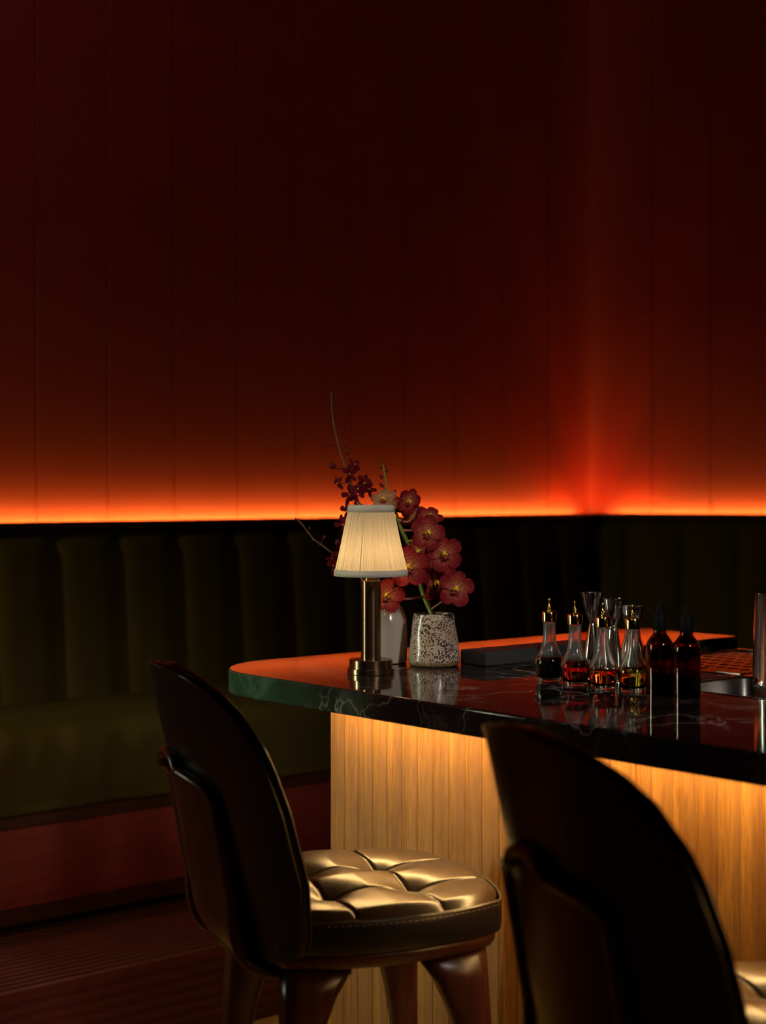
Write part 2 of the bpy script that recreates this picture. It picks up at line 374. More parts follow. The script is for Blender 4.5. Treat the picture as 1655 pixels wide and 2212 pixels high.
room = [CR[:2], pR[:2], pB, pC, pL[:2]]
tag(mk('floor', prism(room, -.08, 0), 'floor', smooth=False), kind='structure')
tag(mk('ceiling', prism(room, HT, HT+.1), 'ceiling_paint', smooth=False), kind='structure')

# raised timber platform under the banquette, reeded along its length
PZ = .22
def rib_profile():
    pts = []; a = WA+.02; pts.append((a, 0.0)); pts.append((a, PZ))
    s = -3.95; pts.append((s, PZ)); wd = .030
    while s < -3.50-1e-6:
        pts += [(s+.003, PZ), (s+.006, PZ+.005), (s+wd-.006, PZ+.005), (s+wd-.003, PZ)]; s += wd
    z = PZ
    while z > .02:
        pts += [(s+.000, z-.003), (s+.005, z-.006), (s+.005, z-wd+.006), (s, z-wd+.003)]; z -= wd
    pts.append((s, 0)); return pts
rp = rib_profile(); n = len(rp); V = []; Fc = []
for b_ in (-2.6, 4.6):
    for a_, z_ in rp: V.append(ab(a_, b_, z_))
Fc = [(i, (i+1) % n, n+(i+1) % n, n+i) for i in range(n)]+[tuple(range(n)), tuple(range(n, 2*n))[::-1]]
tag(mk('floor_platform', (V, Fc), 'platform_wood', smooth=False), kind='structure')

# ------------------------------------------------------------------ banquette
bq = thing('banquette', 'dark green channelled velvet corner banquette on its timber base along the glowing red walls', 'banquette', (0, 0, 0))
BA = -4.50
def channel(t_, sp): # bulge of a channel; t_ distance along
    u = (t_ % sp)/sp; return .027*(1-abs(2*u-1)**4)
def back_left():
    nu = 520; nv = 18; sp = .226; b0 = -2.6; b1 = 5.03
    def fn(u, v):
        b_ = b0+(b1-b0)*u; z = PZ+.50+(1.295-PZ-.50)*v
        k = channel(b_-4.98+sp*60, sp)*(1-max(0, (v-.86)/.14)**2*.8)
        lean = .05*(1-v); rnd = -.045*max(0, (v-.90)/.10)**2
        return ab(BA+lean+k-.028+rnd*.35, b_, z)
    g = grid(fn, nu, nv)
    return g
def close_back(g, shift, nu, nv):
    # thick shell: duplicate offset by shift and bridge the border
    V, Fc = g; n = len(V); V2 = [Vector(v) for v in V]+[Vector(v)-shift[0]*(shift[0].dot(Vector(v))-shift[1]) for v in V]
    # flatten the back
    F2 = list(Fc)+[tuple(i+n for i in f)[::-1] for f in Fc]
    bd = [i for i in range(nu+1)]+[(j+1)*(nu+1)-1 for j in range(1, nv+1)]+[nv*(nu+1)+i for i in range(nu-1, -1, -1)]+[j*(nu+1) for j in range(nv-1, 0, -1)]
    for k in range(len(bd)):
        i, j = bd[k], bd[(k+1) % len(bd)]; F2.append((i, j, j+n, i+n))
    return V2, F2
mk('backrest', close_back(back_left(), (A, -4.558), 520, 18), 'velvet', bq)
RB = CR+RN*.12  # right leg's backrest line
def back_right():
    nu = 360; nv = 18; sp = .226
    def fn(u, v):
        s = .02+4.6*u; z = PZ+.50+(1.295-PZ-.50)*v
        k = channel(s+.05, sp)*(1-max(0, (v-.86)/.14)**2*.8); lean = .05*(1-v); rnd = -.045*max(0, (v-.90)/.10)**2
        p = RB+RD*s+RN*(lean+k-.028+rnd*.35); return Vector((p.x, p.y, z))
    return grid(fn, nu, nv)
mk('backrest', close_back(back_right(), (RN, CR.dot(RN)+.062), 360, 18), 'velvet', bq)
# cap rail (flat wooden shelf behind the backrest, a gap to the wall hides the light strips)
def cap(poly, nm='cap_rail', z0=1.298, z1=ZL, mat='rail_wood'):
    return bevel(mk(nm, ribbon([p[:2] for p in poly], z0, z1), mat, bq, smooth=False), .003, 2)
c_in = ab(-4.515, 5.03); 
# inner corner of rails: intersection of two offset lines
def isect(p, d, q, e):
    den = d.x*e.y-d.y*e.x; s = ((q.x-p.x)*e.y-(q.y-p.y)*e.x)/den; return p+d*s
def corner(da, dr): return isect(ab(WA+da, 0), B, CR+RN*dr, RD)
cap([ab(WA+.055, -2.6), corner(.055, .055), CR+RN*.055+RD*4.6, CR+RN*.115+RD*4.6, corner(.115, .115), ab(WA+.115, -2.6)])
# back board closing the trough
cap([ab(WA+.055, -2.6), corner(.055, .055), CR+RN*.055+RD*4.6, CR+RN*.061+RD*4.6, corner(.061, .061), ab(WA+.061, -2.6)], 'back_board', PZ, 1.298)
# seat cushions
def seat_left():
    nu = 300; b0 = -2.6; b1 = 4.5
    prf = [(-4.46, .56), (-3.93, .555), (-3.895, .575), (-3.888, .64), (-3.893, .72), (-3.92, .762), (-3.97, .776), (-4.2, .778), (-4.46, .765)]
    prf = [(p.x, p.y) for p in smooth_pts([(a, z, 0) for a, z in prf], 5)]; m = len(prf)
    V = []; Fc = []
    for i in range(nu+1):
        b_ = b0+(b1-b0)*i/nu
        for a_, z_ in prf:
            f = max(0, (a_+4.02)/.13) if a_ > -4.02 else 0
            wr = f*(.006*math.sin(b_*23+z_*14)*math.sin(b_*7.3)+.003*math.sin(b_*61-z_*20)*max(0, math.sin(b_*3.1+1)))
            V.append(ab(a_+wr, b_, z_+wr*.6))
    for i in range(nu):
        for k in range(m-1): Fc.append((i*m+k, i*m+k+1, (i+1)*m+k+1, (i+1)*m+k))
        Fc.append((i*m+m-1, i*m, (i+1)*m, (i+1)*m+m-1))
    Fc += [tuple(range(m)), tuple(nu*m+k for k in range(m))[::-1]]
    return V, Fc
mk('seat_cushion', seat_left(), 'velvet', bq)
q0 = corner(.14, .14); q1 = corner(.73, .73)
bevel(mk('seat_cushion', prism([p[:2] for p in (corner(.60, .14), CR+RN*.14+RD*4.6, CR+RN*.73+RD*4.6, isect(CR+RN*.73, RD, ab(-4.02, 0), B))], .56, .77), 'velvet', bq), .03, 4)
# timber base with a darker rail above and below
for nm, a1, z0, z1, mt in (('base_rail', -3.905, .515, .555, 'rail_wood'), ('base_panel', -3.915, .30, .515, 'panel_wood'), ('base_rail', -3.912, .255, .30, 'rail_wood'), ('toe_kick', -3.96, PZ, .255, 'dark_void')):
    bevel(mk(nm, ribbon([p[:2] for p in (ab(WA+.07, -2.6), corner(.07, .07), CR+RN*.07+RD*4.6, CR+RN*(a1-WA)+RD*4.6, corner(a1-WA, a1-WA), ab(a1, -2.6))], z0, z1), mt, bq, smooth=False), .002, 1)
# hidden light strips in the trough behind the rail
def strip(p, q, nrm, offs, z, wd, mat, label, grp, tilt=78):
    p = p+nrm*offs; q = q+nrm*offs
    h = nrm*wd/2*math.cos(rad(tilt)); up = Vector((0, 0, wd/2*math.sin(rad(tilt)))); nn2 = -nrm*math.sin(rad(tilt))+Vector((0, 0, math.cos(rad(tilt))))
    def slab(k, e0, e1):
        ring = lambda c: [c+(-h-up)*k+nn2*e0+Vector((0, 0, z)), c+(h+up)*k+nn2*e0+Vector((0, 0, z)), c+(h+up)*k+nn2*e1+Vector((0, 0, z)), c+(-h-up)*k+nn2*e1+Vector((0, 0, z))]
        return ring(p)+ring(q), [(0, 1, 2, 3), (7, 6, 5, 4)]+[(i, (i+1) % 4, 4+(i+1) % 4, 4+i) for i in range(4)]
    t_ = thing('light_strip', label, 'light strip', (0, 0, 0), 0, grp)
    mk('diffuser', slab(1, 0, .0006), mat, t_, smooth=False)
    mk('channel', slab(1.3, -.005, -.0002), 'dark_void', t_, smooth=False)
    return t_
GAP = .095
strip(ab(WA, -2.55), ab(WA, 5.094-.28), A, .042, 1.272, .008, 'led_red', 'hidden red light strip behind the banquette rail of the left wall', 'wall light strips')
strip(ab(WA, -2.55), ab(WA, 5.094-GAP), A, .028, 1.286, .008, 'led_orange', 'hidden orange light strip closest to the left wall', 'wall light strips', 82)
strip(ab(WA, 5.094-.27), ab(WA, 5.094-GAP), A, .042, 1.272, .008, 'led_corner', 'short bright red light strip added for the glow, hidden at the left side of the room corner', 'wall light strips', 25)  # corner pieces added to carry the red glow up the corner
strip(CR+RD*GAP, CR+RD*.27, RN, .042, 1.272, .008, 'led_corner', 'short bright red light strip added for the glow, hidden at the right side of the room corner', 'wall light strips', 25)
strip(CR+RD*.28, CR+RD*4.5, RN, .042, 1.272, .008, 'led_red', 'hidden red light strip behind the banquette rail of the right wall', 'wall light strips')
strip(CR+RD*GAP, CR+RD*4.5, RN, .028, 1.286, .008, 'led_orange', 'hidden orange light strip closest to the right wall', 'wall light strips', 82)

# ------------------------------------------------------------------ bar
ZC = 1.07; TH = .046; B0 = 1.801; A0 = -2.702; BF = 3.155; AEND = -.25
def arc(ca, cb, r, a0, a1, n=16): return [(ca+r*math.cos(a0+(a1-a0)*i/n), cb+r*math.sin(a0+(a1-a0)*i/n)) for i in range(n+1)]
R0 = .185
poly = [(AEND, B0)]+arc(A0+R0, B0+R0, R0, -PI/2, -PI, 22)+[(A0, BF), (-2.387, BF), (-2.387, 2.62), (-2.277, 2.62), (-2.277, 2.244), (AEND, 2.244)]
ct = mk('countertop', prism_ab(poly, ZC-TH, ZC), 'marble', smooth=False)
tag(bevel(ct, .004, 3, 35), 'thick dark marble countertop with green and white veins and a rounded end', 'countertop')
for p in ct.data.polygons: p.use_smooth = True
try: ct.data.set_sharp_from_angle(angle=math.radians(30))
except Exception: pass
# timber front
BX = 2.051; AX = -2.571
bar = thing('bar_cabinet', 'walnut slatted bar front under the marble countertop, washed by warm light', 'bar')
def slats():
    sp = .0445; pts = [(AX, BX+.15), (AX, BX+.002), (AX+.002, BX)]; s = AX+sp; k = 0
    while s < AEND-.05:
        for q in (.12, .3, .5, .7, .88): pts.append((s-sp+sp*q, BX-.0016*math.sin(PI*q)**.6))
        d = .0010
        pts += [(s-.0012, BX), (s-.0005, BX+d), (s+.0005, BX+d), (s+.0012, BX)]; s += sp; k += 1
    pts += [(AEND-.03, BX), (AEND-.03, BX+.15)]
    return prism_ab(pts, .0, ZC-TH)
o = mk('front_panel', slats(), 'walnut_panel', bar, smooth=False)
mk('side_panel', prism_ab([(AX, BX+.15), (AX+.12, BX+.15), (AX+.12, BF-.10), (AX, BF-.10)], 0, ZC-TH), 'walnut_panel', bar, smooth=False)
mk('carcass', prism_ab([(AX+.125, BX+.155), (AEND-.03, BX+.155), (AEND-.03, BF-.12), (AX+.125, BF-.12)], 0, .80), 'dark_void', bar, smooth=False)
ls = thing('light_strip', 'warm light strip fixed under the countertop overhang', 'light strip')
mk('diffuser', prism_ab([(AX+.03, BX-.075), (AEND-.1, BX-.075), (AEND-.1, BX-.063), (AX+.03, BX-.063)], ZC-TH-.008, ZC-TH-.005), 'led_warm', ls, smooth=False)
mk('channel', prism_ab([(AX+.03, BX-.079), (AEND-.1, BX-.079), (AEND-.1, BX-.059), (AX+.03, BX-.059)], ZC-TH-.0045, ZC-TH), 'brushed_steel', ls, smooth=False)
ls2 = thing('light_strip', 'warm light strip under the counter overhang at the rounded end of the bar', 'light strip')
mk('diffuser', prism_ab([(AX-.066, BX+.02), (AX-.061, BX+.02), (AX-.061, BF-.15), (AX-.066, BF-.15)], ZC-TH-.008, ZC-TH-.005), 'led_warm', ls2, smooth=False)
mk('channel', prism_ab([(AX-.074, BX+.02), (AX-.054, BX+.02), (AX-.054, BF-.15), (AX-.074, BF-.15)], ZC-TH-.0045, ZC-TH), 'brushed_steel', ls2, smooth=False)
# steel bar station behind the counter
ZW = 1.043
ws = thing('bar_station', 'stainless steel bar station with perforated drainboard behind the bottles', 'bar station')
wt = mk('worktop', prism_ab([(-2.385, 2.55), (AEND-.05, 2.55), (AEND-.05, 3.147), (-2.385, 3.147)], .80, ZW), 'worktop_steel', ws, smooth=False); bevel(wt, .003, 2)
# front rim + pans
def pan(a0, a1, b0, b1, ztop, depth, r=.03):
    def ring(off, z):
        out = []
        for ca, cb, s in ((a1-r, b1-r, 0), (a0+r, b1-r, 1), (a0+r, b0+r, 2), (a1-r, b0+r, 3)):
            for k in range(7):
                th = s*PI/2+PI/2*k/6; rr = max(r+off, .004); out.append(ab(ca+rr*math.cos(th), cb+rr*math.sin(th), z))
        return out
    rings = [ring(.010, ztop-.004), ring(.010, ztop), ring(.008, ztop+.0015), ring(.002, ztop+.0015), ring(-.002, ztop-.002), ring(-.004, ztop-depth+.008), ring(-.012, ztop-depth), ]
    V = [p for rg in rings for p in rg]; m = 28; Fc = []
    for k in range(len(rings)-1):
        for i in range(m): Fc.append((k*m+i, k*m+(i+1) % m, (k+1)*m+(i+1) % m, (k+1)*m+i))
    Fc.append(tuple((len(rings)-1)*m+i for i in range(m)))
    return V, Fc
for k, (a0, a1) in enumerate(((-2.262, -1.905), (-1.875, -1.50), (-1.47, -1.1), (-1.07, -.7))):
    pn = mk('pan', pan(a0, a1, 2.262, 2.50, ZC-.001, .05), 'brushed_steel', ws)
    sm = pn.modifiers.new('solidify', 'SOLIDIFY'); sm.thickness = .001
mk('pan_support', prism_ab([(-2.385+.11, 2.246), (AEND-.05, 2.246), (AEND-.05, 2.548), (-2.385+.11, 2.548)], .80, 1.005), 'dark_void', ws, smooth=False)
for (a0, a1, b0, b1) in ((-2.274, AEND-.05, 2.512, 2.548),):
    bevel(mk('rim', prism_ab([(a0, b0), (a1, b0), (a1, b1), (a0, b1)], 1.0, ZC-.012), 'brushed_steel', ws, smooth=False), .002, 2)
# perforated drainboard : cells with a diamond hole each
def drain(a0, a1, b0, b1, z, ca=.030, cb=.050):
    V = []; Fc = []; na = int((a1-a0)/ca); nb = int((b1-b0)/cb)
    for i in range(na):
        for j in range(nb):
            if j in (0, nb-1) and False: continue
            x0 = a0+i*ca; x1 = x0+ca; y0 = b0+j*cb; y1 = y0+cb; mx_ = (x0+x1)/2; my = (y0+y1)/2; k = len(V)
            solid = (j == nb//2-3)
            V += [ab(x0, y0, z), ab(mx_, y0, z), ab(x1, y0, z), ab(x1, my, z), ab(x1, y1, z), ab(mx_, y1, z), ab(x0, y1, z), ab(x0, my, z)]
            if solid: Fc.append(tuple(range(k, k+8))); continue
            hx = ca*.36; hy = cb*.40
            V += [ab(mx_, my-hy, z), ab(mx_+hx, my, z), ab(mx_, my+hy, z), ab(mx_-hx, my, z)]
            Fc += [(k, k+1, k+8, k+11, k+7), (k+1, k+2, k+3, k+9, k+8), (k+3, k+4, k+5, k+10, k+9), (k+5, k+6, k+7, k+11, k+10)]
    return V, Fc
dr = mk('drainboard', drain(-2.30, -.5, 2.60, 3.05, ZW+.008), 'worktop_steel', ws, smooth=False)
sm = dr.modifiers.new('solidify', 'SOLIDIFY'); sm.thickness = .0015
mk('drain_tray', prism_ab([(-2.30, 2.60), (-.5, 2.60), (-.5, 3.05), (-2.30, 3.05)], ZW+.0005, ZW+.002), 'dark_void', ws, smooth=False)
fr = []
for (a0, a1, b0, b1) in ((-2.306, -.494, 2.594, 2.600), (-2.306, -.494, 3.05, 3.056), (-2.306, -2.30, 2.6, 3.05)):
    fr.append(prism_ab([(a0, b0), (a1, b0), (a1, b1), (a0, b1)], ZW, ZW+.010))
mk('drain_frame', join(*fr), 'polished_steel', ws, smooth=False)
# black stone block on the counter
p0 = on_plane(1050, 1440.5, ZC); a0 = p0.dot(A); b0 = p0.dot(B)
blk = mk('stone_block', prism_ab([(a0-.075, b0), (a0, b0), (a0, b0+.34), (a0-.075, b0+.34)], ZC, ZC+.029), 'black_stone', smooth=False)
tag(bevel(blk, .003, 3), 'long low black stone block with faint pale veins lying on the marble counter', 'stone block')

# ------------------------------------------------------------------ table lamp
lp = on_plane(801.5, 1454.5, ZC)
lamp = thing('table_lamp', 'small brass table lamp with a glowing cream pleated shade on the marble bar', 'lamp', lp)
mk('base', lathe([(.030, 0), (.0445, 0), (.0455, .0008), (.0455, .0102), (.0448, .011), (.0415, .011), (.0415, .0265), (.0408, .0275), (.0, .0275)], 64), 'bronze', lamp, angle=30)
mk('stem', lathe([(.0192, .0275), (.0192, .1780), (.0185, .1790), (.0, .1790)], 48), 'bronze', lamp, angle=30)
mk('neck', lathe([(.0133, .179), (.0133, .199), (.0, .199)], 40), 'bronze', lamp, angle=30)
mk('bulb', lathe(prof([(.004, .1995), (.009, .202), (.0155, .213), (.017, .226), (.012, .239), (.0005, .244)], 4), 24, True, False), 'bulb_glow', lamp)
zb, zt, rb, rt = .1965, .3115, .0688, .0435
def shade_fn():
    seg = 720; rows = 10; rnd = random.Random(3); ph = [0]
    NPL = 118; jit = [rnd.uniform(-.35, .35) for _ in range(NPL)]; amp = [rnd.uniform(.6, 1.3) for _ in range(NPL)]
    V = []; Fc = []
    for j in range(rows+1):
        t_ = j/rows; r = rb+(rt-rb)*t_; z = zb+(zt-zb)*t_
        for i in range(seg):
            x = i/seg*NPL; k = int(x) % NPL; u = x-int(x)
            d = .0011*amp[k]*math.sin(PI*u)*(.75+.25*math.cos(2*PI*t_+jit[k]*4))
            th = 2*PI*i/seg; V.append(((r+d)*math.cos(th), (r+d)*math.sin(th), z))
    for j in range(rows):
        for i in range(seg): Fc.append((j*seg+i, j*seg+(i+1) % seg, (j+1)*seg+(i+1) % seg, (j+1)*seg+i))
    return V, Fc
sh = mk('shade', shade_fn(), 'shade', lamp)
def band(r0, z0, r1, z1, th=.0016):
    return lathe([(r0-th, z0), (r0, z0-.0006), (r0+th, z0), (r1+th, z1), (r1, z1+.0006), (r1-th, z1), (r0-th, z0)], 96, False, False)
mk('shade_trim', band(.0700, .1880, .0694, .2000), 'shade_trim', sh); mk('shade_trim', band(.0441, .3105, .0431, .3230), 'shade_trim', sh)
mk('shade_seam', tube([(-.0205, -.0660, zb+.002), (-.0128, -.0424, zt)], .0007, 6), 'shade_trim', sh)
arms = join(*[tube([(0.011*math.cos(k*2*PI/3), 0.011*math.sin(k*2*PI/3), .205), (rt*.98*math.cos(k*2*PI/3), rt*.98*math.sin(k*2*PI/3), .312)], .0008, 6) for k in range(3)])
mk('shade_carrier', arms, 'bronze', lamp)

# ------------------------------------------------------------------ vases
vp = on_plane(937.5, 1437.5, ZC)
vase = thing('vase', 'speckled brown and cream stoneware vase tapering to its mouth, holding the vanda orchids', 'vase', vp)
def wob(th, z): return 1+.010*math.sin(3*th+z*40)+.006*math.sin(7*th-z*90)+.006*math.sin(z*420)
mk('body', lathe(prof([(.030, 0), (.046, .001), (.0515, .009), (.0518, .016), (.0480, .05), (.0430, .085), (.0405, .1015), (.0392, .1045), (.0372, .1035), (.0370, .098), (.040, .07), (.044, .03), (.040, .012), (.001, .010)], 4), 72, True, False, wob), 'speckle', vase)
wp = on_plane(834, 1430.5, ZC)
vase2 = thing('vase', 'smooth off-white glazed bottle vase standing behind the lamp', 'vase', wp)
mk('body', lathe(prof([(.030, 0), (.0405, .001), (.0425, .005), (.0435, .03), (.0440, .06), (.0425, .085), (.036, .105), (.027, .120), (.0225, .130), (.0215, .137), (.0195, .137), (.0195, .128), (.024, .118), (.034, .095), (.038, .05), (.034, .01), (.001, .008)], 4), 64, True, False), 'white_glaze', vase2)

# ------------------------------------------------------------------ orchids
def petal(L, W, ang, cup=.12, side=.10, tip=.0, pw=.85, pe=.55, base=.0, nu=12, nv=8, ruffle=0, th=.0007):
    ca, sa = math.cos(ang), math.sin(ang); mx_ = max(((k/50)**pw)*((1-k/50)**pe) for k in range(51))
    top = []
    for j in range(nu+1):
        s = j/nu*.998+.001; hw = W*((s**pw)*((1-s)**pe)/mx_)+base*(1-s)
        for i in range(nv+1):
            q = -1+2*i/nv; x = L*s+.0*q; y = hw*q
            z = cup*L*(s**1.6)+side*W*(q*q)*s-tip*L*max(0, s-.5)**2*4+ruffle*math.sin(q*6+s*9)*W*.06*s
            top.append((ca*x-sa*y, sa*x+ca*y, z))
    n = len(top); V = top+[(x, y, z-th) for x, y, z in top]; Fc = []
    for j in range(nu):
        for i in range(nv):
            a_ = j*(nv+1)+i; Fc += [(a_, a_+1, a_+nv+2, a_+nv+1), (n+a_, n+a_+nv+1, n+a_+nv+2, n+a_+1)]
    bd = [i for i in range(nv+1)]+[(j+1)*(nv+1)-1 for j in range(1, nu+1)]+[nu*(nv+1)+i for i in range(nv-1, -1, -1)]+[j*(nv+1) for j in range(nu-1, 0, -1)]
    for k in range(len(bd)):
        i, j = bd[k], bd[(k+1) % len(bd)]; Fc.append((i, i+n, j+n, j))
    return V, Fc
def ellipsoid(c, r, seg=14, rings=8):
    pr = [(math.sin(PI*k/rings), -math.cos(PI*k/rings)) for k in range(rings+1)]
    V, Fc = lathe(pr, seg, False, False)
    return [(c[0]+x*r[0], c[1]+y*r[1], c[2]+z*r[2]) for x, y, z in V], Fc
def rad(d): return d*PI/180
_cache = {}
def flower_mesh(kind, var):
    key = (kind, var)
    if key in _cache: return _cache[key]
    rnd = random.Random(hash(key) % 999 if False else (len(kind)*37+var*11))
    if kind == 'vanda':
        j = lambda s: rnd.uniform(-s, s)
        tep = join(petal(.034, .0135, rad(90+j(6)), .10+j(.06), .18, .10, ruffle=1), petal(.036, .0150, rad(18+j(8)), .14+j(.08), .15, .12, ruffle=1),
                   petal(.036, .0150, rad(162+j(8)), .14+j(.08), .15, .12, ruffle=1), petal(.036, .0155, rad(-52+j(8)), .08+j(.08), .22, .05, ruffle=1),
                   petal(.036, .0155, rad(-128+j(8)), .08+j(.08), .22, .05, ruffle=1))
        lip = join(petal(.017, .0055, rad(-90), .55, .6, .9, base=.003, nu=8, nv=6), ellipsoid((0, -.008, .0052), (.0045, .005, .003)), petal(.009, .003, rad(-30), .8, .3, nu=6, nv=4), petal(.009, .003, rad(-150), .8, .3, nu=6, nv=4))
        colm = join(ellipsoid((0, .0015, .005), (.0042, .0040, .0062)), ellipsoid((0, -.001, .0105), (.0030, .0034, .0026)), ellipsoid((.0042, -.003, .004), (.002, .003, .003)), ellipsoid((-.0042, -.003, .004), (.002, .003, .003)))
    else:
        j = lambda s: rnd.uniform(-s, s)
        tep = join(petal(.018, .0032, rad(90+j(20)), .05+j(.4), .3, .3, 1.1, .5, .0006), petal(.016, .0046, rad(20+j(20)), .1+j(.3), .2, .4, .9, .6, .001),
                   petal(.016, .0046, rad(160+j(20)), .1+j(.4), .2, .4, 1.1, .5, .0006), petal(.019, .0034, rad(-55+j(25)), -.1+j(.5), .3, .1, 1.1, .5, .0006), petal(.019, .0034, rad(-125+j(25)), -.1+j(.5), .3, .1, 1.1, .5, .0006))
        lip = join(petal(.012, .0040, rad(-90), .6, .5, .9, base=.001, nu=6, nv=4), ellipsoid((0, -.004, .003), (.002, .003, .002)))
        colm = join(ellipsoid((0, 0, .003), (.0014, .0014, .0035)))
    _cache[key] = (tep, lip, colm); return _cache[key]
_mesh = {}
def add_flower(parent, kind, pos, look, roll=0, scale=1.0, var=0, mats=('vanda_petal', 'orchid_lip', 'orchid_column')):
    key = (kind, var, mats)
    q = Vector(look).normalized().to_track_quat('Z', 'Y')
    rot = q.to_matrix().to_4x4() @ Matrix.Rotation(rad(roll), 4, 'Z')
    if key not in _mesh:
        tep, lip, colm = flower_mesh(kind, var)
        f = mk('flower', tep, mats[0], parent); l = mk('lip', lip, mats[1], f); c = mk('column', colm, mats[2], f); _mesh[key] = f
    else:
        src = _mesh[key]; f = src.copy(); COL.objects.link(f); f.parent = parent
        for ch in src.children:
            d = ch.copy(); COL.objects.link(d); d.parent = f
    f.matrix_basis = Matrix.Translation(Vector(pos)) @ rot @ Matrix.Scale(scale, 4)
    return f
def add_bud(parent, pos, direc, L, R, mat='bud_skin'):
    b_ = mk('bud', lathe(prof([(.0004, 0), (R*.55, L*.12), (R, L*.42), (R*.85, L*.7), (R*.4, L*.92), (.0003, L)], 4), 14, True, True), mat, parent)
    b_.matrix_basis = Matrix.Translation(Vector(pos)) @ Vector(direc).normalized().to_track_quat('Z', 'Y').to_matrix().to_4x4()
    return b_
def rel(o, v): return Vector(v)-o.location
# --- vanda stem in the speckled vase
vs = thing('vanda_orchid', 'thick green orchid stem with large speckled dark red vanda flowers in the speckled vase', 'flower', vp)
def pt(px, py, d): return rel(vs, P(px, py, d))
stem_pts = [rel(vs, vp+Vector((.012, .004, .014))), pt(937, 1340, 3.235), pt(930, 1318, 3.24), pt(917, 1288, 3.25), pt(909, 1262, 3.27), pt(903, 1235, 3.28), pt(893, 1200, 3.28), pt(880, 1170, 3.27), pt(868, 1145, 3.26), pt(861, 1122, 3.26), pt(853, 1100, 3.26), pt(846, 1080, 3.27), pt(838, 1058, 3.27), pt(832, 1030, 3.27), pt(827, 998, 3.27)]
sp_ = smooth_pts(stem_pts, 6); nn_ = len(sp_)
mk('stem', tube(sp_, [.0062-.0052*(i/nn_)**1.1 for i in range(nn_)], 12), 'green_stem', vs)
vf_ = [ # px, py, depth, look, roll, scale, variant, node index on stem (px,py,d)
 (923, 1150, 3.17, (.35, -1, .05), -14, 1.06, 0, (880, 1170, 3.27)),
 (960, 1196, 3.18, (-.10, -1, .10), 14, 1.08, 1, (893, 1200, 3.28)),
 (985, 1271, 3.17, (.10, -1, .06), -14, 1.06, 2, (930, 1318, 3.24)),
 (938, 1258, 3.21, (.95, -.75, -.1), 8, 1.08, 3, (905, 1245, 3.28)),
 (883, 1224, 3.143, (-.12, -1, .12), 2, 1.20, 1, (903, 1235, 3.28)),
 (836, 1287, 3.165, (-.08, -1, .28), -8, 1.02, 0, (917, 1288, 3.25)),
 (882, 1082, 3.22, (.62, -1, -.30), -20, .80, 3, (853, 1100, 3.26)),
 (893, 1113, 3.25, (-.4, .9, .5), 0, .78, 2, (861, 1122, 3.26)),
 (928, 1117, 3.24, (.3, -.7, .8), 30, .80, 1, (868, 1145, 3.26)),
 (905, 1190, 3.27, (-.1, -1, -.1), 60, .90, 0, (893, 1200, 3.28)),
 (948, 1228, 3.27, (.2, -1, .0), 35, 1.0, 3, (909, 1262, 3.27))]
for k, (x, y, d, lk, ro, s, va, nd) in enumerate(vf_):
    f = add_flower(vs, 'vanda', pt(x, y, d), lk, ro, s, va)
    c = pt(x, y, d)-Vector(lk).normalized()*.002; nd_ = pt(*nd)
    mid = (c+nd_)/2-Vector(lk).normalized()*.010+Vector((0, 0, -.004))
    mk('flower_stalk', tube(smooth_pts([nd_, mid, c], 5), [.0026, .0018], 8), 'pedicel_pink' if k % 3 else 'olive_stem', vs)
add_flower(vs, 'vanda', pt(829, 1080, 3.24), (-.25, -.75, .7), 10, .80, 1, ('vanda_pale', 'orchid_lip', 'orchid_column'))
add_flower(vs, 'vanda', pt(848, 1090, 3.27), (.35, -.7, .6), -60, .75, 0)
for (x, y, dx, dz, L, R) in ((826, 1001, -.1, 1, .008, .0022), (831, 1009, .5, .8, .007, .002), (823, 1012, -.6, .8, .007, .0022), (834, 1019, .7, .8, .009, .0026), (825, 1032, -.5, .7, .011, .0034), (826, 1050, -.8, .7, .012, .0036), (850, 1066, .5, .8, .013, .0042)):
    c = pt(x, y, 3.27); base_ = pt(829+(y-1000)*.14, y+8, 3.27)
    mk('flower_stalk', tube([base_, c], .0009, 6), 'brown_stem', vs); add_bud(vs, c-Vector((dx, -.2, dz)).normalized()*L*.3, (dx, -.2, dz), L, R)
# --- dark magenta sprays in the white vase
def spray(label, pts, rads, buds, flowers, base):
    s_ = thing('orchid_spray', label, 'flower', base)
    q = lambda x, y, d: rel(s_, P(x, y, d))
    pp = smooth_pts([rel(s_, p) if isinstance(p, Vector) else q(*p) for p in pts], 6)
    rr = [rads[0]+(rads[1]-rads[0])*(i/(len(pp)-1)) for i in range(len(pp))]
    mk('stem', tube(pp, rr, 10), 'brown_stem', s_)
    def near(p): return min(pp, key=lambda t_: (t_-p-Vector((0, 0, -.006))).length)
    for (x, y, d, dx, dz, L, R) in buds:
        c = q(x, y, d); dv = Vector((dx, -.3, dz)).normalized(); b0_ = c-dv*L*.5; nd_ = near(b0_)
        mk('flower_stalk', tube(smooth_pts([nd_, (nd_+b0_)/2+Vector((0, 0, -.002)), b0_+dv*.001], 4), [.0010, .0007], 6), 'bud_skin', s_)
        add_bud(s_, b0_, dv, L, R)
    for (x, y, d, lk, ro, sc, va) in flowers:
        c = q(x, y, d); nd_ = near(c)
        mk('flower_stalk', tube(smooth_pts([nd_, (nd_+c)/2+Vector((0, .002, -.003)), c], 4), [.0011, .0008], 6), 'bud_skin', s_)
        add_flower(s_, 'small', c, lk, ro, sc, va, ('magenta_petal', 'magenta_petal', 'orchid_column'))
    return s_
D = 3.28
